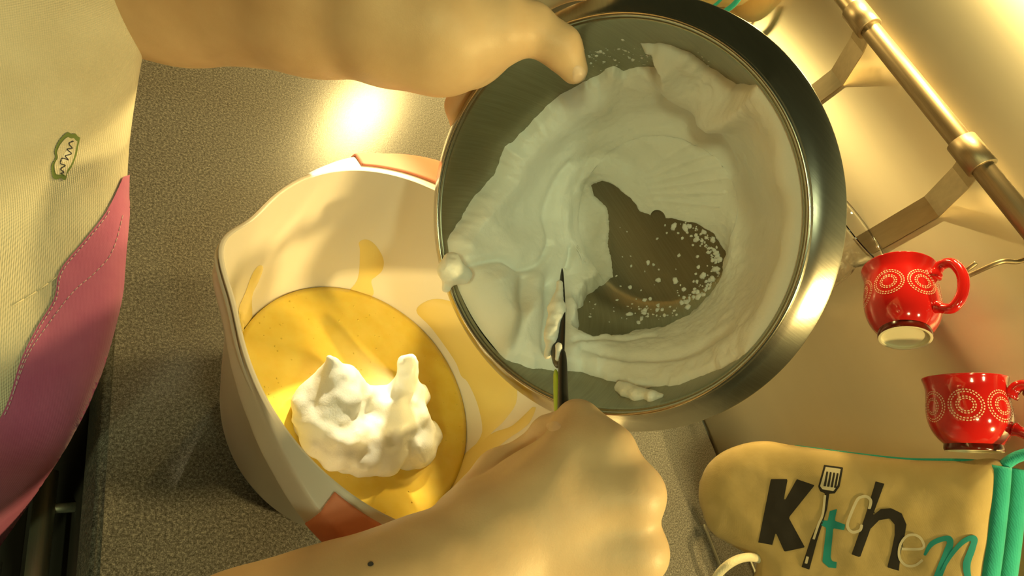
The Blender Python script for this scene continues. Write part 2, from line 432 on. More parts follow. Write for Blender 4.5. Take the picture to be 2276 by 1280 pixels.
# ------------------------------------------------------------------ red cups on hooks
def make_cup(name, label, rim_l, rim_r, base_c, x, hdir, tilt):
    a = at_x(*rim_l, x); b = at_x(*rim_r, x); rim = (a+b)/2; R = np.linalg.norm(b-a)/2
    base = at_x(*base_c, x-tilt); ax = Vector(rim-base); Hh = ax.length; ax.normalize()
    hx = Vector(hdir); hx = (hx-ax*hx.dot(ax)).normalized(); hy = ax.cross(hx)
    Mx = Matrix((hx, hy, ax)).transposed().to_4x4(); Mx.translation = Vector(base)
    t = thing(name, label, 'cup', base, 'red cups hanging on the rail')
    P = [(.0, .04), (.56, .04), (.58, 0), (.66, 0), (.68, .03), (.66, .09), (.78, .16), (.90, .27), (.97, .40), (.985, .55), (.955, .72), (.94, .84), (.97, .93), (1.0, .985), (1.0, 1.0), (.975, 1.0), (.945, .93), (.91, .84), (.925, .72), (.95, .55), (.93, .40), (.86, .28), (.7, .19), (.0, .15)]
    P = np.array(P)*(R, Hh)
    def part(nm, prof, m):
        bm = bmesh.new(); lathe(bm, smoothline(prof, 4), 72, Mx); bmesh.ops.remove_doubles(bm, verts=bm.verts, dist=1e-6)
        return adopt(bm_obj(nm, bm, m), t)
    bd = part('body', P[5:], REDC); part('foot_ring', P[3:6], DARKRIM); part('underside', P[:4], FOOTC)
    # handle: ear loop on the side
    h = [(.95, .72), (1.18, .86), (1.50, .82), (1.68, .60), (1.60, .36), (1.30, .22), (.93, .30)]
    hp = [Mx @ Vector((q[0]*R, 0, q[1]*Hh)) for q in smoothline(h, 6)]
    bm = bmesh.new(); tube(bm, hp, [.0043 if abs(i-len(hp)/2) < len(hp)*.42 else .0056 for i in range(len(hp))], 14)
    adopt(bm_obj('handle', bm, REDC), t)
    # ringed dashes
    bv = BVHTree.FromPolygons([v.co.copy() for v in bd.data.vertices], [tuple(p.vertices) for p in bd.data.polygons])
    bm = bmesh.new(); nC = 7
    for c in range(nC):
        a0 = 2*PI*(c+.5)/nC; zc = .58*Hh; rad = PI*R/nC*.98
        for rr, cnt in ((.38, 14), (.50, 18), (.78, 28), (.92, 33)):
            for k in range(cnt):
                th = 2*PI*(k+.5*(rr > .9))/cnt; quad = []
                for (dr, dt) in ((-.035, -.30), (.035, -.30), (.035, .30), (-.035, .30)):
                    r2 = (rr+dr)*rad; t2 = th+dt*2*PI/cnt
                    u = a0+r2*math.cos(t2)/R; z = zc+r2*math.sin(t2)
                    o = Vector((math.cos(u)*R*1.6, math.sin(u)*R*1.6, z)); dd = Vector((-math.cos(u), -math.sin(u), 0))
                    loc, nn, _, _ = bv.ray_cast(Mx @ o, Mx.to_3x3() @ dd)
                    if loc is None: break
                    if nn.dot(Mx.to_3x3() @ dd) > 0: nn = -nn
                    quad.append(bm.verts.new(loc+nn*.00018))
                if len(quad) == 4: bm.faces.new(quad)
    dp = adopt(bm_obj('dash_pattern', bm, DOTC), t); dp['kind'] = 'stuff'
    return Mx, R, Hh
c1 = make_cup('espresso_cup', 'upper red cup with cream dash rings, tilted showing its pale underside', (1918, 612), (2085, 594), (2012, 752), .617, (0, .25, 1), .026)
c2 = make_cup('espresso_cup', 'lower red cup with cream dash rings above the kitchen oven mitt', (2050, 845), (2243, 838), (2165, 1003), .617, (0, .25, 1), .004)
def hook(pts, label):
    bm = bmesh.new(); tube(bm, smoothline(pts, 6), .0021, 10); o = bm_obj('rail_hook', bm, RAILM); tag(o, label, 'hook', 'hooks on the rail')
def over_rail(y): return [(RX-.0112, y, RZ-.012), (RX-.0112, y, RZ), (RX-.008, y, RZ+.009), (RX, y, RZ+.0115), (RX+.008, y, RZ+.008), (RX+.0112, y, RZ), ]
p1 = at_x(2150, 613, .622)
hook(over_rail(p1[1]-.004)+[(RX+.006, p1[1]-.004, RZ-.02), (.622, p1[1]-.002, RZ-.03), tuple(p1), tuple(at_x(2138, 611, .617)), tuple(at_x(2148, 600, .613)), tuple(at_x(2170, 584, .613))], 'bent wire hook holding the upper red cup by its handle')
p2 = at_x(2268, 870, .617)
hook(over_rail(p2[1])+[(RX+.006, p2[1], RZ-.02), (.620, p2[1], RZ-.03), tuple(at_x(2300, 862, .620)), tuple(at_x(2280, 876, .617)), tuple(at_x(2290, 850, .612))], 'wire hook holding the lower red cup at the right edge')

# ------------------------------------------------------------------ glass behind the steel bowl
GX = .645
rimc = at_x(1899, 498, GX); gy, gz = rimc[1], rimc[2]
gt = thing('glass_goblet', 'clear glass with flared rim standing half hidden behind the steel bowl', 'glass', (GX, gy, 0))
prof = [(.0, .004), (.036, .002), (.037, .004), (.012, .010), (.005, .03), (.0055, .10), (.012, .118), (.028, .130), (.040, .148), (.0435, .166), (.0405, .182), (.0372, .188), (.0385, .192), (.044, .204), (.0458, .206), (.0442, .2062), (.0365, .192), (.0352, .188), (.0385, .181), (.0412, .166), (.0378, .150), (.026, .134), (.0, .126)]
sc = gz/.206
bm = bmesh.new(); lathe(bm, smoothline(np.array(prof)*(1.0, sc), 4), 64, Matrix.Translation((GX, gy, 0)))
bmesh.ops.remove_doubles(bm, verts=bm.verts, dist=1e-6); adopt(bm_obj('glass_body', bm, GLASS), gt)

# ------------------------------------------------------------------ oven mitt
def Z(P): return np.array([(1400+x/2.598, 900+y/2.598) for x, y in P])
MX = .602
mo = np.array([(1558, 1127), (1553, 1092), (1567, 1042), (1600, 1008), (1646, 988), (1700, 980), (1766, 990), (1900, 1008), (2016, 1021), (2131, 1024), (2232, 1030), (2226, 1160), (2208, 1290), (2188, 1450), (2150, 1560), (1950, 1560), (1780, 1530), (1700, 1420), (1672, 1310), (1683, 1250), (1662, 1232), (1616, 1206), (1578, 1180)], float)
mos = smoothline(mo, 6, True)
mit = thing('oven_mitt', 'cream padded oven mitt printed Kitchen with teal edging, below the cups', 'oven mitt', at_x(1900, 1300, MX))
def puffed(name, outline, x, thick, material, parent, step, soft):
    lo, hi = outline.min(0), outline.max(0); nx = int((hi[0]-lo[0])/step)+3; ny = int((hi[1]-lo[1])/step)+3
    gx, gy = np.meshgrid(lo[0]-step+np.arange(nx)*step, lo[1]-step+np.arange(ny)*step, indexing='ij'); Q = np.stack([gx.ravel(), gy.ravel()], 1)
    ins = inside(Q, outline); d, nr = polydist(Q, outline); core = ins & (d > step*.4); idx = np.arange(nx*ny).reshape(nx, ny)
    q = np.stack([idx[:-1, :-1], idx[1:, :-1], idx[1:, 1:], idx[:-1, 1:]], -1).reshape(-1, 4); q = q[core[q].any(1)]; Q[~core] = nr[~core]
    h = np.where(core, np.sqrt(np.clip(1-(1-np.clip(d/soft, 0, 1))**2, 0, 1)), 0)
    bm = bmesh.new(); top = {}; bot = {}
    for i in np.unique(q):
        p = Vector(at_x(*Q[i], x)); wr = noise.fractal(p*22, 1, 2, 3)*.0022*h[i]
        top[i] = bm.verts.new(p+Vector((-thick*h[i]-wr, 0, 0)))
        bot[i] = bm.verts.new(p+Vector((thick*.6*h[i], 0, 0))) if core[i] else top[i]
    for f in q:
        for dd in (top, bot):
            vs = []
            for i in f:
                if dd[i] not in vs: vs.append(dd[i])
            if len(vs) > 2:
                try: bm.faces.new(vs)
                except ValueError: pass
    bmesh.ops.remove_doubles(bm, verts=bm.verts, dist=1e-5)
    return adopt(bm_obj(name, bm, material), parent)
pad = puffed('quilted_body', mos, MX, .016, MITTM, mit, 9, 75)
mb = BVHTree.FromPolygons([v.co.copy() for v in pad.data.vertices], [tuple(p.vertices) for p in pad.data.polygons])
def mt(px, py, up=0.0):
    dv = Vector(ray(px, py)).normalized(); loc, n, _, _ = mb.ray_cast(Vector(EYE), dv)
    if loc is None: loc = Vector(at_x(px, py, MX))
    return loc-Vector((up, 0, 0))
pipe = smoothline([(2234, 1036), (2229, 1100), (2218, 1200), (2206, 1290), (2186, 1450), (2160, 1556)], 6)
bm = bmesh.new(); tube(bm, [Vector(at_x(p[0]-8, p[1], MX-.006)) for p in pipe], [.0062]*len(pipe), 14); adopt(bm_obj('cuff_binding', bm, TEAL), mit)
bm = bmesh.new(); tube(bm, [Vector(at_x(p[0]+28, p[1]+6, MX+.012)) for p in pipe], [.0068]*len(pipe), 14); adopt(bm_obj('cuff_binding', bm, TEAL), mit)
edge = smoothline([(1766, 990), (1900, 1008), (2016, 1021), (2131, 1024), (2230, 1031)], 6)
bm = bmesh.new(); tube(bm, [Vector(at_x(p[0], p[1], MX+.001)) for p in edge], np.linspace(.0006, .0022, len(edge)), 10); adopt(bm_obj('edge_binding', bm, TEAL), mit)
lp = [tuple(at_x(px, py, MX)) for px, py in ((2232, 1034), (2255, 1018), (2285, 1008), (2330, 1000))]; e_ = lp[-1]
lp = smoothline(lp+[(MX+.008, e_[1]+.004, RZ-.03), (RX-.013, e_[1]+.006, RZ), (RX, e_[1]+.006, RZ+.0135), (RX+.0135, e_[1]+.006, RZ), (MX+.018, e_[1]+.002, RZ-.05), (MX+.008, e_[1]-.002, e_[2]-.01)], 5)
bm = bmesh.new(); tube(bm, [Vector(p) for p in lp], .0040, 10); adopt(bm_obj('hanging_strap', bm, TEAL), mit)
cl = smoothline([(1690, 1243), (1668, 1238), (1640, 1243), (1612, 1260), (1592, 1285), (1590, 1320), (1620, 1345), (1680, 1330)], 6)
bm = bmesh.new(); tube(bm, [Vector(at_x(p[0], p[1], MX-.006-.030*min(1, i/16))) for i, p in enumerate(cl)], .0038, 12); o = adopt(bm_obj('cord_loop', bm, CORDM), mit); o['label'] = 'cream cord loop at the rounded end'
def dec(name, poly, m, off=.0003, step=3.2, holes=()): return adopt(patch(name, poly, mb, off, m, None, step, holes), mit)
dec('letter_k', Z([(815, 428), (912, 428), (885, 570), (965, 428), (1068, 463), (918, 650), (1012, 822), (893, 847), (843, 735), (823, 808), (742, 793)]), BLACKP)
dec('spatula_outline', Z([(1122, 346), (1232, 361), (1212, 470), (1184, 510), (1152, 512), (1140, 600), (1080, 790), (1037, 950), (992, 935), (1046, 770), (1105, 640), (1128, 510), (1100, 498), (1088, 472)]), BLACKP)
dec('spatula_blade', Z([(1132, 358), (1219, 370), (1200, 464), (1177, 497), (1113, 486), (1100, 468)]), CREAMP, .00045, 2.4)
for k in range(4): dec('spatula_slot', Z([(1136+k*20, 385+k*3), (1147+k*20, 386+k*3), (1133+k*20, 470+k*3), (1120+k*20, 468+k*3)]), BLACKP, .0006, 1.6)
dec('spatula_shaft', Z(stroke_poly([(1128, 520), (1115, 630), (1090, 690), (1062, 775)], 14)), CREAMP, .00045, 1.8)
dec('spatula_hole', Z(stroke_poly([(1028, 875), (1018, 915)], 16)), CREAMP, .00045, 1.8)
dec('letter_t', Z([(1155, 612), (1198, 600), (1182, 668), (1245, 690), (1238, 722), (1175, 712), (1160, 880), (1170, 902), (1196, 906), (1192, 943), (1148, 938), (1112, 905), (1118, 850), (1135, 708), (1105, 695), (1112, 665), (1143, 668)]), TEALP)
dec('letter_c', Z(stroke_poly([(1383, 600), (1393, 555), (1372, 530), (1340, 530), (1310, 555), (1262, 670), (1262, 712), (1290, 734), (1330, 722), (1340, 690)], 17)), CREAMP, .0005, 2.2)
dec('letter_h', Z(np.r_[np.array([(1420, 441), (1470, 455), (1402, 640), (1450, 600), (1510, 596), (1570, 625), (1598, 690), (1585, 770), (1565, 850), (1554, 957), (1487, 937), (1510, 850), (1530, 750), (1530, 690), (1500, 655), (1440, 665), (1390, 715), (1330, 880), (1281, 862), (1360, 640)])]), BLACKP)
dec('letter_e', Z(stroke_poly([(1570, 830), (1690, 828), (1688, 780), (1650, 750), (1600, 757), (1562, 810), (1558, 880), (1595, 925), (1650, 925), (1692, 893)], 15)), CREAMP, .0005, 2.2)
dec('letter_n', Z(stroke_poly([(1702, 868), (1740, 805), (1800, 775), (1850, 775), (1838, 840), (1795, 950), (1760, 1040)], [14, 30, 30, 30, 46, 48, 46])), TEALP)
dec('letter_n', Z(stroke_poly([(1800, 960), (1860, 860), (1930, 785), (1990, 768), (1975, 830), (1945, 920), (1955, 1010)], [14, 26, 30, 30, 40, 44, 36])), TEALP, .00045)

# second teal edged pad hanging at the top
pp = thing('teal_edged_pad', 'cream pad with teal binding hanging at top behind the steel bowl', 'pot holder', at_x(1560, -60, .66))
po = smoothline([(1500, -170), (1500, 20), (1590, 16), (1660, 4), (1720, -90), (1680, -200)], 5, True)
puffed('quilted_body', po, .67, .008, MITTM, pp, 14, 60)
for off in ((0, 0, .0034), (-34, -6, .002)):
    ln = smoothline([(1660+off[0], -40+off[1]), (1640+off[0], 0+off[1]), (1610+off[0], 26+off[1]), (1560+off[0], 50+off[1])], 5)
    bm = bmesh.new(); tube(bm, [Vector(at_x(p[0], p[1], .655)) for p in ln], off[2], 10); adopt(bm_obj('edge_binding', bm, TEAL), pp)

# thin rods on the worktop beside the wall
rk = thing('wire_rack', 'thin metal wire rack lying on the worktop beside the oven mitt', 'rack', (.634, -.03, 0))
for x, y0 in ((.604, .060), (.664, .040)):
    bm = bmesh.new(); tube(bm, [(x, y0, .0025), (x, -.28, .0025)], .0014, 10); adopt(bm_obj('rod', bm, HANDLEM), rk)
for y in (-.10, -.20):
    bm = bmesh.new(); tube(bm, [(.604, y, .0025), (.664, y, .0025)], .0014, 10); adopt(bm_obj('cross_rod', bm, HANDLEM), rk)

# ------------------------------------------------------------------ white mixing bowl
BX, BY = .2055, .159
A0 = math.radians(78)
def grip(a):
    b = min(abs((a-A0+PI) % (2*PI)-PI), abs((a-A0-PI+PI) % (2*PI)-PI)); return b
def spout(a):
    b = abs((a-math.radians(168)+PI) % (2*PI)-PI); return math.exp(-(b/.165)**2)
def flange(r, z, a):
    s = max(0, min(1, (r-.1125)/.005)); top = max(0, min(1, (z-.085)/.045))
    b = math.degrees(abs((a-math.radians(168)+PI) % (2*PI)-PI))
    w_ = float(np.interp(b, [0, 18, 28, 38, 50, 61, 72, 80, 93, 125, 180], [-.0072, -.0072, -.0064, -.0045, 0, .0057, .0105, .0165, .027, .027, .016]))
    return (r+spout(a)*.0095*top+s*w_, z+spout(a)*.004*top*(1 if s < 1 else .6))
inner = [(0, .003), (.045, .0035), (.064, .010), (.076, .026), (.0835, .045), (.091, .070), (.0985, .097), (.105, .118), (.1095, .1325)]
lip = [(.1095, .1325), (.1105, .1345), (.1125, .1343), (.1160, .1332), (.1175, .1315), (.1182, .1260), (.1185, .1205), (.1177, .1200)]
outer = [(.1177, .1200), (.1168, .1290), (.1140, .1305), (.1108, .1265), (.1075, .1150), (.101, .094), (.0935, .068), (.086, .044), (.0785, .023), (.067, .006), (.058, 0), (.0, .0)]
wb = thing('mixing_bowl', 'white plastic mixing bowl with salmon grips holding yellow batter', 'bowl', (BX, BY, 0))
TM = Matrix.Translation((BX, BY, 0))
def bowl_part(name, prof, m, n=5, seg=240, keep=None):
    bm = bmesh.new(); lathe(bm, smoothline(prof, n), seg, TM, flange)
    if keep is not None:
        kill = [f for f in bm.faces if not keep(f.calc_center_median())]
        bmesh.ops.delete(bm, geom=kill, context='FACES')
    bmesh.ops.remove_doubles(bm, verts=bm.verts, dist=1e-6); return adopt(bm_obj(name, bm, m), wb)
shell_in = bowl_part('shell', inner+lip[1:]+outer[1:], PLASTIC)
# grips: an over-moulded skin 0.5 mm proud of the flange
def is_grip(c):
    a = math.atan2(c.y-BY, c.x-BX); r = math.hypot(c.x-BX, c.y-BY); return grip(a) < math.radians(29)
for sgn in (1, -1):
    prof = smoothline([(.1132, .1343), (.1160, .1336), (.1180, .1318), (.1188, .1260), (.1191, .1203), (.1178, .1194)], 4)
    bm = bmesh.new(); aa = np.linspace(-29, 29, 50)
    rings = []
    for a in aa:
        th = A0+(0 if sgn > 0 else PI)+math.radians(a); ring = []
        for j, (r, z) in enumerate(prof):
            t2 = th - sgn*0+math.radians(2.5)*(j/len(prof)-.5)*(1 if a > 0 else -1)*0
            rr, zz = flange(r, z, t2); rr += .0005; ring.append(bm.verts.new((BX+rr*math.cos(t2), BY+rr*math.sin(t2), zz+.0011)))
        rings.append(ring)
    for a, b in zip(rings, rings[1:]):
        for k in range(len(prof)-1): bm.faces.new((a[k], a[k+1], b[k+1], b[k]))
    g = adopt(bm_obj('grip', bm, PINK), wb); g['label'] = 'salmon pink grip band on the flange'
    md = g.modifiers.new('th', 'SOLIDIFY'); md.thickness = .0012; md.offset = -1

# batter pool
bt = thing('cake_batter', 'glossy yellow egg batter pooled in the white mixing bowl', 'batter', (BX, BY, .045))
bm = bmesh.new(); prof = [(0, .0052), (.045, .0056), (.0632, .0115), (.0750, .027), (.0822, .0442), (.0822, .0450), (.079, .0450), (.05, .0452), (0, .0452)]
lathe(bm, prof, 128, TM); bmesh.ops.remove_doubles(bm, verts=bm.verts, dist=1e-6); adopt(bm_obj('pool', bm, BATTER), bt)
wbv = BVHTree.FromPolygons([v.co.copy() for v in shell_in.data.vertices], [tuple(p.vertices) for p in shell_in.data.polygons])
def film(poly, m=FILM, off=.0009): return adopt(patch('batter_smear', smoothline(poly, 4, True), wbv, off, m, None, 5, fade=14), bt)
film([(800, 560), (798, 538), (815, 532), (835, 545), (852, 575), (850, 600), (835, 615), (825, 625), (830, 655), (800, 665), (770, 655), (795, 620)])
film([(585, 595), (575, 590), (560, 610), (545, 650), (530, 690), (540, 740), (560, 720), (560, 660), (575, 625)])
film([(925, 690), (960, 665), (1010, 672), (1060, 700), (1130, 780), (1150, 880), (1125, 930), (1090, 965), (1070, 1000), (1050, 1000), (1072, 960), (1062, 900), (1040, 850), (1025, 835), (1010, 800), (960, 730)])
film([(1190, 900), (1180, 935), (1160, 955), (1130, 975), (1100, 1000), (1060, 1040), (1000, 1090), (960, 1130), (930, 1150), (900, 1120), (960, 1070), (1010, 1030), (1060, 985), (1100, 960), (1140, 945)])
# bubbles on the pool
bm = bmesh.new()
for k in range(150):
    a = rng.uniform(0, 2*PI); r = .08*math.sqrt(rng.uniform(0, 1)); s = rng.uniform(.0003, .0008)
    bmesh.ops.create_icosphere(bm, subdivisions=1, radius=s, matrix=Matrix.Translation((BX+r*math.cos(a), BY+r*math.sin(a), .0450)))
o = adopt(bm_obj('air_bubbles', bm, BATTER), bt); o['kind'] = 'stuff'
# dollop of beaten egg white
def S(px, py, z, r): p = at_z(px, py, z); return (p, p, r, r)
def C2(a, b): return (at_z(*a[:3]), at_z(*b[:3]), a[3], b[3])
g1 = [S(722, 940, .055, .017), S(760, 985, .053, .016), S(745, 880, .062, .016), C2((742, 850, .070, .012), (735, 798, .085, .0035)), S(795, 880, .060, .010), S(700, 900, .055, .012)]
g2 = [S(880, 930, .056, .017), S(915, 960, .053, .013), C2((900, 880, .064, .012), (908, 806, .085, .0038)), C2((908, 806, .085, .0038), (917, 808, .084, .003)), S(850, 1010, .048, .014), S(920, 1000, .047, .013), S(800, 1010, .048, .013), S(955, 968, .046, .009), S(930, 880, .056, .008), S(835, 940, .050, .016), S(825, 900, .052, .010)]
f0 = sdf_groups([(.010, g1), (.010, g2)], .006)
def fn(P):
    d = f0(P)
    n = np.array([noise.fractal(Vector(map(float, p))*90, 1, 2, 3) for p in P], np.float32) if len(P) < 600000 else 0
    return d + n*.0022
V, Fc = surface(fn, (.10, .06, .030), (.27, .20, .10), .0016); V = relax(V, Fc, 2)
dl = mesh_np('egg_white_dollop', V, Fc, FOAM); tag(dl, 'peaked white dollop of beaten egg white on the yellow batter', 'egg white')

# ------------------------------------------------------------------ steel bowl
SBC = Vector((.232, .170, .234)); SN = Vector((-.921, -.376, .104)).normalized()
SU = SN.cross(Vector((0, 0, 1))).normalized(); SV = SU.cross(SN)
SM = Matrix((SU, SV, SN)).transposed().to_4x4(); SM.translation = SBC
st = thing('steel_bowl', 'brushed stainless steel bowl tipped on its side, full of egg white', 'bowl', SBC)
rin = [(0, -.1000), (.045, -.1000), (.058, -.0965), (.069, -.086), (.078, -.068), (.0860, -.045), (.0925, -.020), (.0953, -.003), (.0968, -.0005)]
rbead = [(.0968, -.0005), (.0975, .0006), (.0988, .0004), (.0995, -.0012)]
rskirt = [(.0995, -.0012), (.1030, -.0040), (.1072, -.0085), (.1105, -.0125), (.1112, -.0138), (.1106, -.0145), (.1080, -.0125), (.1010, -.0085)]
rout = [(.1010, -.0085), (.0958, -.0090), (.0938, -.020), (.0873, -.046), (.0795, -.069), (.0702, -.0875), (.059, -.0985), (.046, -.1018), (0, -.1018)]
def sb_part(name, prof, m, n=5):
    bm = bmesh.new(); lathe(bm, smoothline(prof, n), 200, SM); bmesh.ops.remove_doubles(bm, verts=bm.verts, dist=1e-6); return adopt(bm_obj(name, bm, m), st)
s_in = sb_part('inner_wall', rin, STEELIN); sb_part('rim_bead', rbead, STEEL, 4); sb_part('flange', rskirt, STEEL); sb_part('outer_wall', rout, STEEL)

# foam layer clinging to the inside, thickness over the inner wall
FOUT = np.array([(1006, 533), (1034, 488), (1067, 439), (1111, 387), (1133, 334), (1155, 312), (1186, 281), (1221, 246), (1256, 220), (1300, 196), (1335, 180), (1362, 160), (1384, 171), (1414, 158), (1452, 160), (1463, 145), (1445, 123), (1406, 113), (1436, 111), (1485, 117), (1524, 134), (1564, 165), (1625, 196), (1678, 205), (1708, 250), (1748, 316), (1772, 360), (1785, 417), (1789, 483), (1783, 540), (1768, 610), (1740, 676), (1687, 742), (1625, 786), (1555, 820), (1480, 845), (1401, 845), (1357, 831), (1291, 814), (1240, 810), (1208, 805), (1186, 807), (1151, 796), (1102, 785), (1072, 757), (1041, 713), (1023, 669), (1018, 634), (1004, 577)], float)
FHOLE = np.array([(1349, 480), (1349, 559), (1360, 616), (1313, 651), (1283, 684), (1291, 713), (1283, 735), (1318, 742), (1379, 735), (1445, 717), (1505, 700), (1565, 658), (1597, 622), (1604, 565), (1580, 520), (1540, 495), (1467, 484), (1415, 470), (1397, 439), (1370, 417), (1335, 402), (1309, 413), (1318, 435), (1349, 466)], float)
STROKES = [  # polyline, width px, height m
 ([(1430, 114), (1470, 140), (1510, 180), (1580, 215), (1650, 245)], 26, .0075), ([(1600, 228), (1620, 240)], 26, .005), ([(1640, 250), (1700, 320), (1740, 400)], 40, .003),
 ([(1490, 200), (1570, 250), (1620, 320), (1640, 380)], 14, -.0035), ([(1262, 360), (1225, 400), (1200, 470), (1192, 540)], 10, -.0035), ([(1245, 410), (1238, 480), (1270, 560)], 34, .004),
 ([(1300, 350), (1340, 335), (1400, 360)], 22, -.003), ([(1290, 420), (1320, 370)], 16, .0035), ([(1370, 330), (1450, 300), (1540, 300)], 60, .004),
 ([(1440, 395), (1600, 335)], 5, .0009), ([(1440, 408), (1620, 365)], 5, .0009), ([(1445, 420), (1620, 395)], 5, .0010), ([(1450, 432), (1610, 428)], 5, .0009), ([(1455, 445), (1600, 458)], 5, .0008), ([(1440, 380), (1560, 310)], 5, .0008),
 ([(1130, 560), (1180, 540)], 44, .009), ([(1240, 530), (1250, 470)], 24, .004), ([(1060, 560), (1090, 520)], 40, .004), ([(1080, 650), (1110, 730)], 48, .011), ([(1162, 650), (1165, 730)], 32, .012), ([(1180, 600), (1225, 585)], 30, .006),
 ([(1015, 600), (1080, 588), (1130, 612), (1170, 600), (1195, 555)], 9, -.0045), ([(1135, 640), (1128, 700), (1140, 790)], 10, -.003), ([(1205, 640), (1195, 700), (1208, 790)], 10, -.005),
 ([(1290, 585), (1330, 610), (1300, 640)], 32, .009), ([(1300, 500), (1280, 570)], 36, .004), ([(1255, 560), (1248, 600)], 8, -.005), ([(1255, 690), (1280, 720)], 20, .006),
 ([(1060, 480), (1120, 420), (1170, 340), (1260, 260), (1340, 215)], 26, .003), ([(1300, 760), (1420, 770), (1560, 720), (1640, 640), (1665, 540)], 60, .006),
 ([(1290, 795), (1400, 810), (1520, 800), (1640, 740)], 8, -.003), ([(1270, 780), (1330, 770), (1460, 760)], 6, -.002), ([(1630, 480), (1645, 560), (1620, 640)], 30, .004)]
pr = smoothline(rin, 6)
L = np.r_[0, np.cumsum(np.hypot(*np.diff(pr, axis=0).T))]
nS, nA = 220, 640
ss = np.linspace(L[-1]*.03, L[-1]*.985, nS); rr = np.interp(ss, L, pr[:, 0]); zz = np.interp(ss, L, pr[:, 1])
dr = np.gradient(rr, ss); dz = np.gradient(zz, ss)
aa = np.arange(nA)/nA*2*PI
SU_, SV_, SN_, SC_ = (np.array(v) for v in (SU, SV, SN, SBC))
def foam_layer():
    ca, sa = np.cos(aa), np.sin(aa)
    rad = ca[:, None]*SU_+sa[:, None]*SV_
    P = SC_+rr[:, None, None]*rad[None]+zz[:, None, None]*SN_
    N = -dz[:, None, None]*rad[None]+dr[:, None, None]*SN_
    P = P.reshape(-1, 3); N = N.reshape(-1, 3); N /= np.linalg.norm(N, axis=1)[:, None]
    def height(Q, P):
        nz = np.array([noise.fractal(Vector(p)*55, 1, 2, 4) for p in P]); nf = np.array([noise.fractal(Vector(p)*230, 1, 2, 3) for p in P])
        do, _ = polydist(Q, FOUT); io = inside(Q, FOUT); so = np.where(io, do, -do)+nz*5+nf*1.5
        dh, _ = polydist(Q, FHOLE); ih = inside(Q, FHOLE); sh = np.where(ih, -dh, dh)+nz*5+nf*3
        wo = np.where(Q[:, 0] < 1330, 22, 34); left = np.clip((1400-Q[:, 0])/150, 0, 1)
        wh = 26*left+130*(1-left)
        e = lambda x: np.sqrt(np.clip(1-(1-np.clip(x, 0, 1))**2, 0, 1))
        base = .0075+.004*np.clip((1300-Q[:, 0])/200, 0, 1)
        h = base*e(so/wo)*(left*e(sh/wh)+(1-left)*np.clip(sh/wh, 0, 1)**.8)
        ok = np.clip(so/20, 0, 1)*np.clip(sh/20, 0, 1)
        for pl, wd, am in STROKES:
            d, _ = polydist(Q, smoothline(pl, 4), False); h += am*np.exp(-(d/wd)**2)*ok
        h += (nz*.0010+nf*.00012)*ok
        rimf = np.repeat(np.clip((ss[-1]-ss-.0015)/.010, 0, 1), nA); h = h*np.sqrt(1-(1-rimf)**2)
        h = np.maximum(h, .0006*ok)*np.clip(so/3, 0, 1)*np.clip(sh/3, 0, 1)
        return np.where((so <= 0) | (sh <= 0) | (rimf <= 0), -.0012, h)
    Q = project(P+N*.004); h = height(Q, P)
    P = P+N*h[:, None]
    # close pole not needed: the bare patch covers it
    idx = np.arange(nS*nA).reshape(nS, nA); q = np.stack([idx[:-1], np.roll(idx[:-1], -1, 1), np.roll(idx[1:], -1, 1), idx[1:]], -1).reshape(-1, 4)
    q = q[(h[q] > 0).any(1)]
    fn_ = np.cross(P[q[:, 1]]-P[q[:, 0]], P[q[:, 3]]-P[q[:, 0]]); fl = ((fn_*N[q[:, 0]]).sum(1) < 0); q[fl] = q[fl][:, ::-1]
    u, inv = np.unique(q, return_inverse=True); return P[u], inv.reshape(-1, 4)
fo = thing('beaten_egg_white', 'stiff beaten egg white clinging inside the tipped steel bowl', 'egg white', SBC)
V, Fc = foam_layer(); adopt(mesh_np('foam', relax(V, Fc, 1, .4), Fc, FOAM), fo)
sbv = BVHTree.FromPolygons([v.co.copy() for v in s_in.data.vertices], [tuple(p.vertices) for p in s_in.data.polygons])
def on_steel(px, py, up):
    dv = Vector(ray(px, py)).normalized(); loc, n, _, _ = sbv.ray_cast(Vector(EYE), dv)
    if n.dot(dv) > 0: n = -n
    return np.array(loc+n*up)
def blob(name, prims, k=.004, vox=.0009, amp=.0008, fr=200, parent=fo):
    P = np.array([p for a in prims for p in a[:2]]); rm = max(max(a[2:4]) for a in prims)+.004
    f0 = sdf_groups([(k, prims)], .002)
    f = lambda X: f0(X)+np.array([noise.fractal(Vector(map(float, p))*fr, 1, 2, 3) for p in X], np.float32)*amp
    V, Fc = surface(f, P.min(0)-rm, P.max(0)+rm, vox, 6); return adopt(mesh_np(name, relax(V, Fc, 1), Fc, FOAM), parent)
q = [np.array(at_d(*p)) for p in ((1004, 578, .352), (1002, 600, .350), (992, 640, .352), (1030, 610, .353))]
o = blob('overhanging_lump', [(q[0], q[1], .0045, .0062), (q[1], q[2], .0062, .0022), (q[1], q[3], .0058, .005)]); o['label'] = 'lump of foam hanging over the rim'
ch = [on_steel(x, y, .001) for x, y in ((1378, 864), (1398, 874), (1420, 883), (1436, 880), (1452, 886), (1472, 882))]
o = blob('stray_curl', [(a, b, ra, rb) for a, b, ra, rb in zip(ch, ch[1:], (.003, .0044, .0040, .0030, .0036), (.0044, .0040, .0030, .0036, .0012))], .0015); o['label'] = 'small curl of foam near the rim'
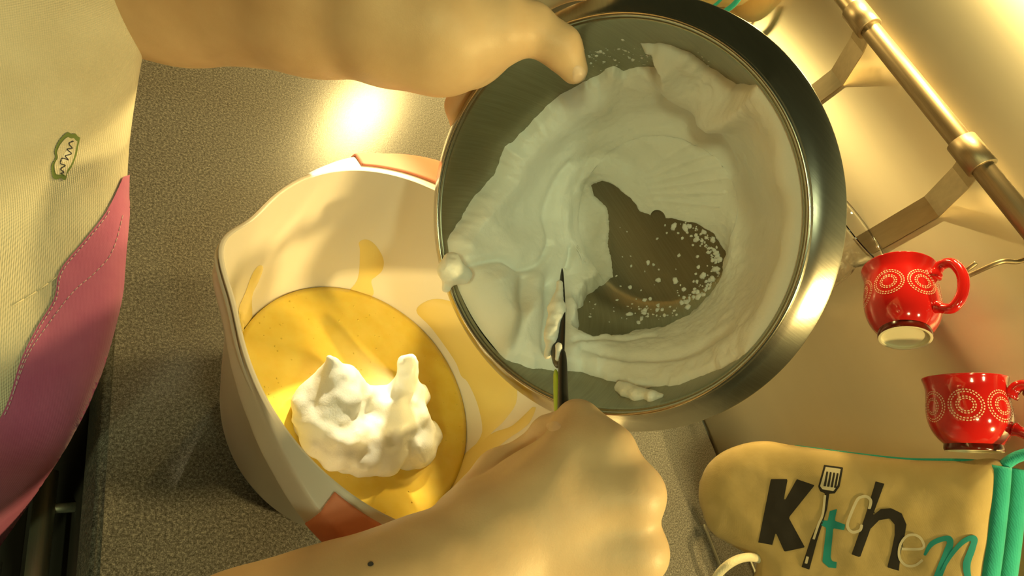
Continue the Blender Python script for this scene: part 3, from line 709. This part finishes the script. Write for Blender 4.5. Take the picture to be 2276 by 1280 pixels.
# specks of foam on the bare steel
bm = bmesh.new()
for k in range(420):
    t = rng.uniform(0, 1); s0 = 1
    if k < 200: px, py = 1520+85*math.sin(t*PI)+rng.normal(0, 16), 500+170*t+rng.normal(0, 14)
    elif k < 270: px, py = rng.normal(1430, 60), rng.normal(693, 12)
    elif k < 300: px, py = rng.uniform(1370, 1560), rng.uniform(500, 720)
    else: px = rng.uniform(1290, 1590); py = 118+rng.normal(0, 14)+abs(1400-px)*.22; s0 = .6
    if k < 300 and not inside(np.array([(px, py)]), FHOLE)[0]: continue
    c = on_steel(px, py, 0); s = .0004+.0012*rng.uniform(0, 1)**3*1.3
    s *= s0
    r = bmesh.ops.create_icosphere(bm, subdivisions=2, radius=1)
    dv = Vector(ray(px, py)).normalized(); n = sbv.ray_cast(Vector(EYE), dv)[1]; n = n if n.dot(dv) < 0 else -n
    rot = n.to_track_quat('Z', 'Y').to_matrix() @ Matrix.Rotation(rng.uniform(0, PI), 3, 'Z'); e1 = rng.uniform(.7, 1.6)
    for v in r['verts']:
        w_ = 1+.5*noise.noise(v.co*1.7+Vector((k, 0, 0)))
        v.co = Vector(c)+rot @ Vector((v.co.x*s*e1*w_, v.co.y*s*w_, v.co.z*s*.4))
o = adopt(bm_obj('foam_specks', bm, FOAM), fo); o['kind'] = 'stuff'

# ------------------------------------------------------------------ spatula
sp = thing('spatula', 'black and lime silicone spatula scraping the egg white in the steel bowl', 'spatula', at_d(1250, 930, .285))
dA, dB, dC = .345, .31, .27      # depth along tip, neck, grip
def ribbon(name, rows, m, up=None):
    """rows: (left px, right px, depth left, depth right): a thin solid blade"""
    bm = bmesh.new(); fr = []
    for (a, b, d1, d2, th) in rows:
        A, B = Vector(at_d(*a, d1)), Vector(at_d(*b, d2)); fr.append((A, B, th))
    ring = []
    for i, (A, B, th) in enumerate(fr):
        t = (fr[min(i+1, len(fr)-1)][0]-fr[max(i-1, 0)][0]).normalized(); s = (B-A).normalized(); n = t.cross(s).normalized()
        ring.append([bm.verts.new(p) for p in (A, A.lerp(B, .5)+n*th, B, A.lerp(B, .5)-n*th)])
    for a, b in zip(ring, ring[1:]):
        for k in range(4): bm.faces.new((a[k], a[(k+1) % 4], b[(k+1) % 4], b[k]))
    bm.faces.new(ring[0][::-1]); bm.faces.new(ring[-1])
    o = adopt(bm_obj(name, bm, m), sp); md = o.modifiers.new('sub', 'SUBSURF'); md.levels = md.render_levels = 2; return o
ribbon('blade', [((1247, 592), (1252, 592), .348, .346, .0006), ((1240, 640), (1257, 630), .345, .337, .0012), ((1222, 690), (1264, 680), .340, .326, .002), ((1214, 745), (1264, 745), .334, .314, .0028), ((1218, 795), (1260, 785), .324, .308, .003), ((1232, 830), (1258, 810), .312, .303, .003)], BLACKS)
ribbon('handle', [((1240, 770), (1262, 770), .312, .308, .003), ((1237, 830), (1265, 830), .303, .299, .0042), ((1235, 880), (1268, 880), .294, .290, .0046), ((1234, 930), (1270, 930), .286, .282, .005), ((1234, 1000), (1270, 1000), .278, .274, .005), ((1232, 1110), (1272, 1110), .268, .264, .005)], BLACKS)
ribbon('lime_inlay', [((1229, 818), (1240, 815), .3125, .302, .0015), ((1230, 860), (1244, 860), .3055, .2965, .002), ((1231, 905), (1250, 905), .2975, .2885, .003), ((1234, 950), (1254, 950), .289, .281, .003), ((1236, 990), (1254, 990), .284, .276, .003)], LIME)
# foam stuck on the blade
fb = [(np.array(at_d(*a)), np.array(at_d(*b)), ra, rb) for a, b, ra, rb in (((1244, 630, .337), (1238, 690, .330), .0016, .0042), ((1238, 690, .330), (1226, 745, .322), .0042, .0035), ((1226, 745, .322), (1216, 790, .322), .003, .0016), ((1242, 770, .309), (1240, 800, .306), .0018, .001))]
o = blob('clinging_foam', fb, .004, .0008, .0008, 220, sp); o['label'] = 'foam smeared along the blade'

# ------------------------------------------------------------------ person: arms, apron
per = thing('person', 'person in a cream apron tipping the steel bowl and scraping it with a spatula', 'person', (-.13, .36, -.9))
D = lambda px, py, d: np.array(at_d(px, py, d))
def chain(pts): return [(D(*a[:3]), D(*b[:3]), a[3], b[3]) for a, b in zip(pts, pts[1:])]
# right hand: fist round the spatula, back of the hand up
Wr = (1060, 1250, .250, .0255)
R_arm = chain([(330, 1700, .190, .040), (560, 1560, .205, .0395), (760, 1450, .222, .0355), (930, 1340, .238, .029), Wr])
mcp = [(1348, 1003, .263, .0108), (1402, 1098, .254, .0118), (1412, 1226, .253, .0114), (1376, 1342, .258, .0106)]
R_palm = []
for m_, wx in zip(mcp, ((1100, 1195), (1090, 1225), (1080, 1260), (1075, 1300))):
    R_palm += chain([(wx[0], wx[1], .254, .0205), ((wx[0]+m_[0])/2, (wx[1]+m_[1])/2-4, .2580, .0150), (m_[0]-70, m_[1]+4, m_[2]+.0035, .0118), (*m_[:2], m_[2], m_[3])])
R_palm += chain([(1060, 1170, .268, .018), (1180, 1085, .276, .0140), (1270, 1012, .278, .0120)])
fing = [
 chain([(1350, 1004, .265, .0110), (1318, 962, .271, .0080), (1290, 936, .276, .0084), (1281, 934, .281, .0084), (1284, 955, .298, .0080), (1300, 990, .303, .0075)]),
 chain([(1412, 1098, .259, .0120), (1418, 1085, .287, .0095), (1360, 1065, .308, .0085), (1300, 1060, .302, .0078)]),
 chain([(1420, 1226, .258, .0116), (1424, 1200, .288, .0090), (1365, 1160, .308, .0080), (1300, 1140, .300, .0074)]),
 chain([(1385, 1342, .263, .0106), (1390, 1310, .288, .0084), (1340, 1265, .305, .0074), (1290, 1240, .298, .0068)])]
R_thumb = chain([(1040, 1180, .272, .018), (1115, 1060, .296, .0130), (1188, 1010, .300, .0098), (1220, 966, .294, .0086), (1230, 958, .290, .0080)])
# left hand: thumb inside the bowl, fingers behind it
L_arm = chain([(150, -70, .340, .042), (400, -25, .335, .037), (700, 10, .318, .0330), (880, 45, .306, .0295), (985, 70, .300, .0265)])
L_palm = chain([(985, 72, .300, .0245), (1070, 52, .310, .0210), (1140, 22, .325, .0165)])+chain([(985, 100, .306, .0200), (1040, 122, .322, .0128), (1095, 70, .335, .0140)])
L_thumb = chain([(1020, 80, .298, .0210), (1110, 62, .298, .0155), (1178, 62, .302, .0112), (1246, 105, .303, .0094), (1276, 155, .305, .0070)])
def wrap(a_deg, off):   # point outside the steel bowl at an angle round its axis
    t = math.radians(a_deg); return t
def SB(a, r, z): t = math.radians(a); return np.array(SBC+SM.to_3x3() @ Vector((r*math.cos(t), r*math.sin(t), z)))
def cseg(P, R): return [(a, b, ra, rb) for a, b, ra, rb in zip(P, P[1:], R, R[1:])]
L_fing = [
 cseg([D(1120, 20, .330), SB(20, .123, -.008), SB(30, .122, -.014), SB(38, .116, -.030)], [.012, .0098, .0088, .0075]),
 cseg([D(1090, 60, .338), SB(8, .112, -.042), SB(20, .100, -.062), SB(30, .092, -.078)], [.012, .010, .0088, .0076]),
 cseg([D(1070, 95, .338), SB(-6, .112, -.036), SB(2, .100, -.062), SB(12, .090, -.082)], [.012, .010, .0085, .0074]),
 cseg([D(1085, 100, .334), SB(4, .1165, -.008), SB(-7, .1140, -.009), SB(-18, .1105, -.012), SB(-26, .106, -.022)], [.012, .0092, .0088, .0082, .0070])]
def body_groups():
    sh_r = np.array((-.26, -.04, .42)); sh_l = np.array((-.14, .50, .44))
    el_r = R_arm[0][0]; el_l = L_arm[0][0]
    tor = [(np.array((-.17, .34, -.05)), np.array((-.17, .34, .40)), .075, .085), (np.array((-.17, .42, -.05)), np.array((-.17, .42, .40)), .075, .085), (sh_r, sh_l, .05, .05)]
    return [(.02, tor+[(sh_r, el_r, .048, .041), (sh_l, el_l, .048, .043)]), (.010, R_arm+R_palm), (.004, R_thumb, .0028), (.004, fing[0], .0075), (.004, fing[1], .0075), (.004, fing[2], .0075), (.004, fing[3], .0075),
            (.012, L_arm+L_palm), (.006, L_thumb, .006)] + [(.004, f, .004) for f in L_fing]
f_body = sdf_groups(body_groups(), .0036)
V, Fc = surface(f_body, (-.28, -.06, -.14), (.34, .60, .50), .0017)
body = mesh_np('body', relax(V, Fc, 3), Fc, SKIN); adopt(body, per)
bbv = BVHTree.FromPolygons([Vector(v) for v in relax(V, Fc, 3)], [tuple(f) for f in Fc.tolist()])
def nail(poly): adopt(patch('thumbnail', smoothline(poly, 5, True), bbv, .00022, NAIL, None, 2.5, fade=5), per)
nail([(1272, 168), (1276, 150), (1290, 146), (1301, 158), (1301, 175), (1288, 184), (1276, 182)])
nail([(1214, 945), (1226, 937), (1240, 938), (1247, 948), (1238, 956), (1222, 958)])
adopt(patch('mole', smoothline([(818, 1252), (826, 1249), (830, 1255), (824, 1260), (817, 1258)], 4, True), bbv, .0003, DARKD, None, 2), per)

# apron: one curved sheet hanging on the front and side of the body
sil = [((352, -160), .36), ((335, 0), .33), ((300, 205), .298), ((270, 390), .268), ((252, 560), .225), ((236, 720), .188), ((196, 870), .160), ((152, 975), .145), ((92, 1070), .135), ((28, 1165), .126), ((-30, 1240), .118), ((-110, 1330), .11)]
SP = []
for (px, yy) in sil: d = ray(*px); SP.append((*(EYE+d*yy/d[1]), d[0]/d[1]))
SP = smoothline(np.array(SP), 14)
bm = bmesh.new(); grid = []
th = np.r_[np.linspace(-1.3, 0, 14)[:-1], np.linspace(0, 1.5, 60)]
for i, (x, y, z, m_) in enumerate(SP):
    T = np.array((m_, 1, 0)); T /= np.linalg.norm(T); N = np.array((T[1], -T[0], 0)); row = []
    for a in th:
        p = np.array((x, y, z))-T*.075*math.sin(a)-N*.15*(1-math.cos(a))
        if a < 0: p = np.array((x, y, z))-T*.10*math.sin(a)-N*.07*(1-math.cos(a))
        p = p+N*(.0025*noise.noise(Vector((z*16, a*2.0, 0)))*min(1, abs(a)*2))
        row.append(bm.verts.new(p))
    grid.append(row)
for a, b in zip(grid, grid[1:]):
    for k in range(len(th)-1): bm.faces.new((a[k], a[k+1], b[k+1], b[k]))
ap = adopt(bm_obj('apron', bm, APRON), per); ap['label'] = 'cream linen apron with plum border and small badge'
abv = BVHTree.FromPolygons([v.co.copy() for v in ap.data.vertices], [tuple(p.vertices) for p in ap.data.polygons])
md = ap.modifiers.new('th', 'SOLIDIFY'); md.thickness = .0008; md.offset = -1
def ap_patch(name, poly, m, off, step=4., holes=(), parent=ap, pull=0):
    o = patch(name, poly, abv, off, m, None, step, holes, 0, pull); o.parent = parent; return o
upper = smoothline([(269, 392), (235, 468), (190, 530), (132, 603), (118, 665), (80, 730), (45, 800), (20, 880), (0, 925), (-40, 1000)], 6)
lowr = smoothline([(272, 385), (262, 450), (252, 560), (236, 720), (196, 870), (152, 975), (92, 1070), (28, 1165), (-30, 1240), (-60, 1285)], 6)[::-1]
lowr[:, 0] += 24
band = ap_patch('plum_border', np.r_[upper, lowr], PURPLE, .0012, 7, pull=36)
seam = smoothline([(268, 480), (245, 560), (210, 605), (160, 650), (110, 715), (60, 790), (25, 880)], 8)
def stitches(name, line, m, wd, dash, gap, off):
    bm = bmesh.new(); L = np.r_[0, np.cumsum(np.hypot(*np.diff(line, axis=0).T))]; s = 0
    while s+dash < L[-1]:
        pts = []
        for t in np.linspace(s, s+dash, 3):
            px = (np.interp(t, L, line[:, 0]), np.interp(t, L, line[:, 1])); dv = Vector(ray(*px)).normalized(); loc, n, _, _ = abv.ray_cast(Vector(EYE), dv)
            if loc is None: break
            pts.append(loc+(n if n.dot(dv) < 0 else -n)*off)
        if len(pts) == 3: tube(bm, pts, wd, 5)
        s += dash+gap
    o = bm_obj(name, bm, m); o.parent = ap; o['kind'] = 'stuff'; return o
stitches('seam_stitches', seam, THREAD, .00022, 9, 4, .0014)
stitches('border_stitches', upper[6:-6]+(4, 3), THREAD, .00025, 8, 4, .0014)
stitches('fold_stitches', smoothline([(132, 612), (70, 655), (0, 695)], 8), SEAMT, .0003, 30, 2, .0006)
badge = smoothline([(150, 293), (158, 297), (166, 296), (172, 303), (176, 306), (172, 325), (168, 345), (158, 370), (148, 385), (144, 400), (134, 395), (126, 398), (117, 395), (113, 380), (114, 365), (122, 350), (120, 335), (128, 315), (140, 300)], 4, True)
ap_patch('badge', badge, GREEND, .0006, 2.4)
cen = badge.mean(0); ap_patch('badge_field', cen+(badge-cen)*.80, APRON, .0009, 2.2)
stitches('badge_motif', smoothline([(160, 312), (150, 318), (158, 328), (146, 330), (156, 340), (142, 345), (150, 354), (136, 350), (132, 362), (143, 366), (132, 374), (140, 382), (128, 384)], 5), DARKD, .00028, 6, 1, .0011)
ap_patch('badge_blossom', smoothline([(148, 330), (156, 333), (154, 345), (145, 356), (136, 358), (138, 345)], 4, True), WHITED, .0010, 2)
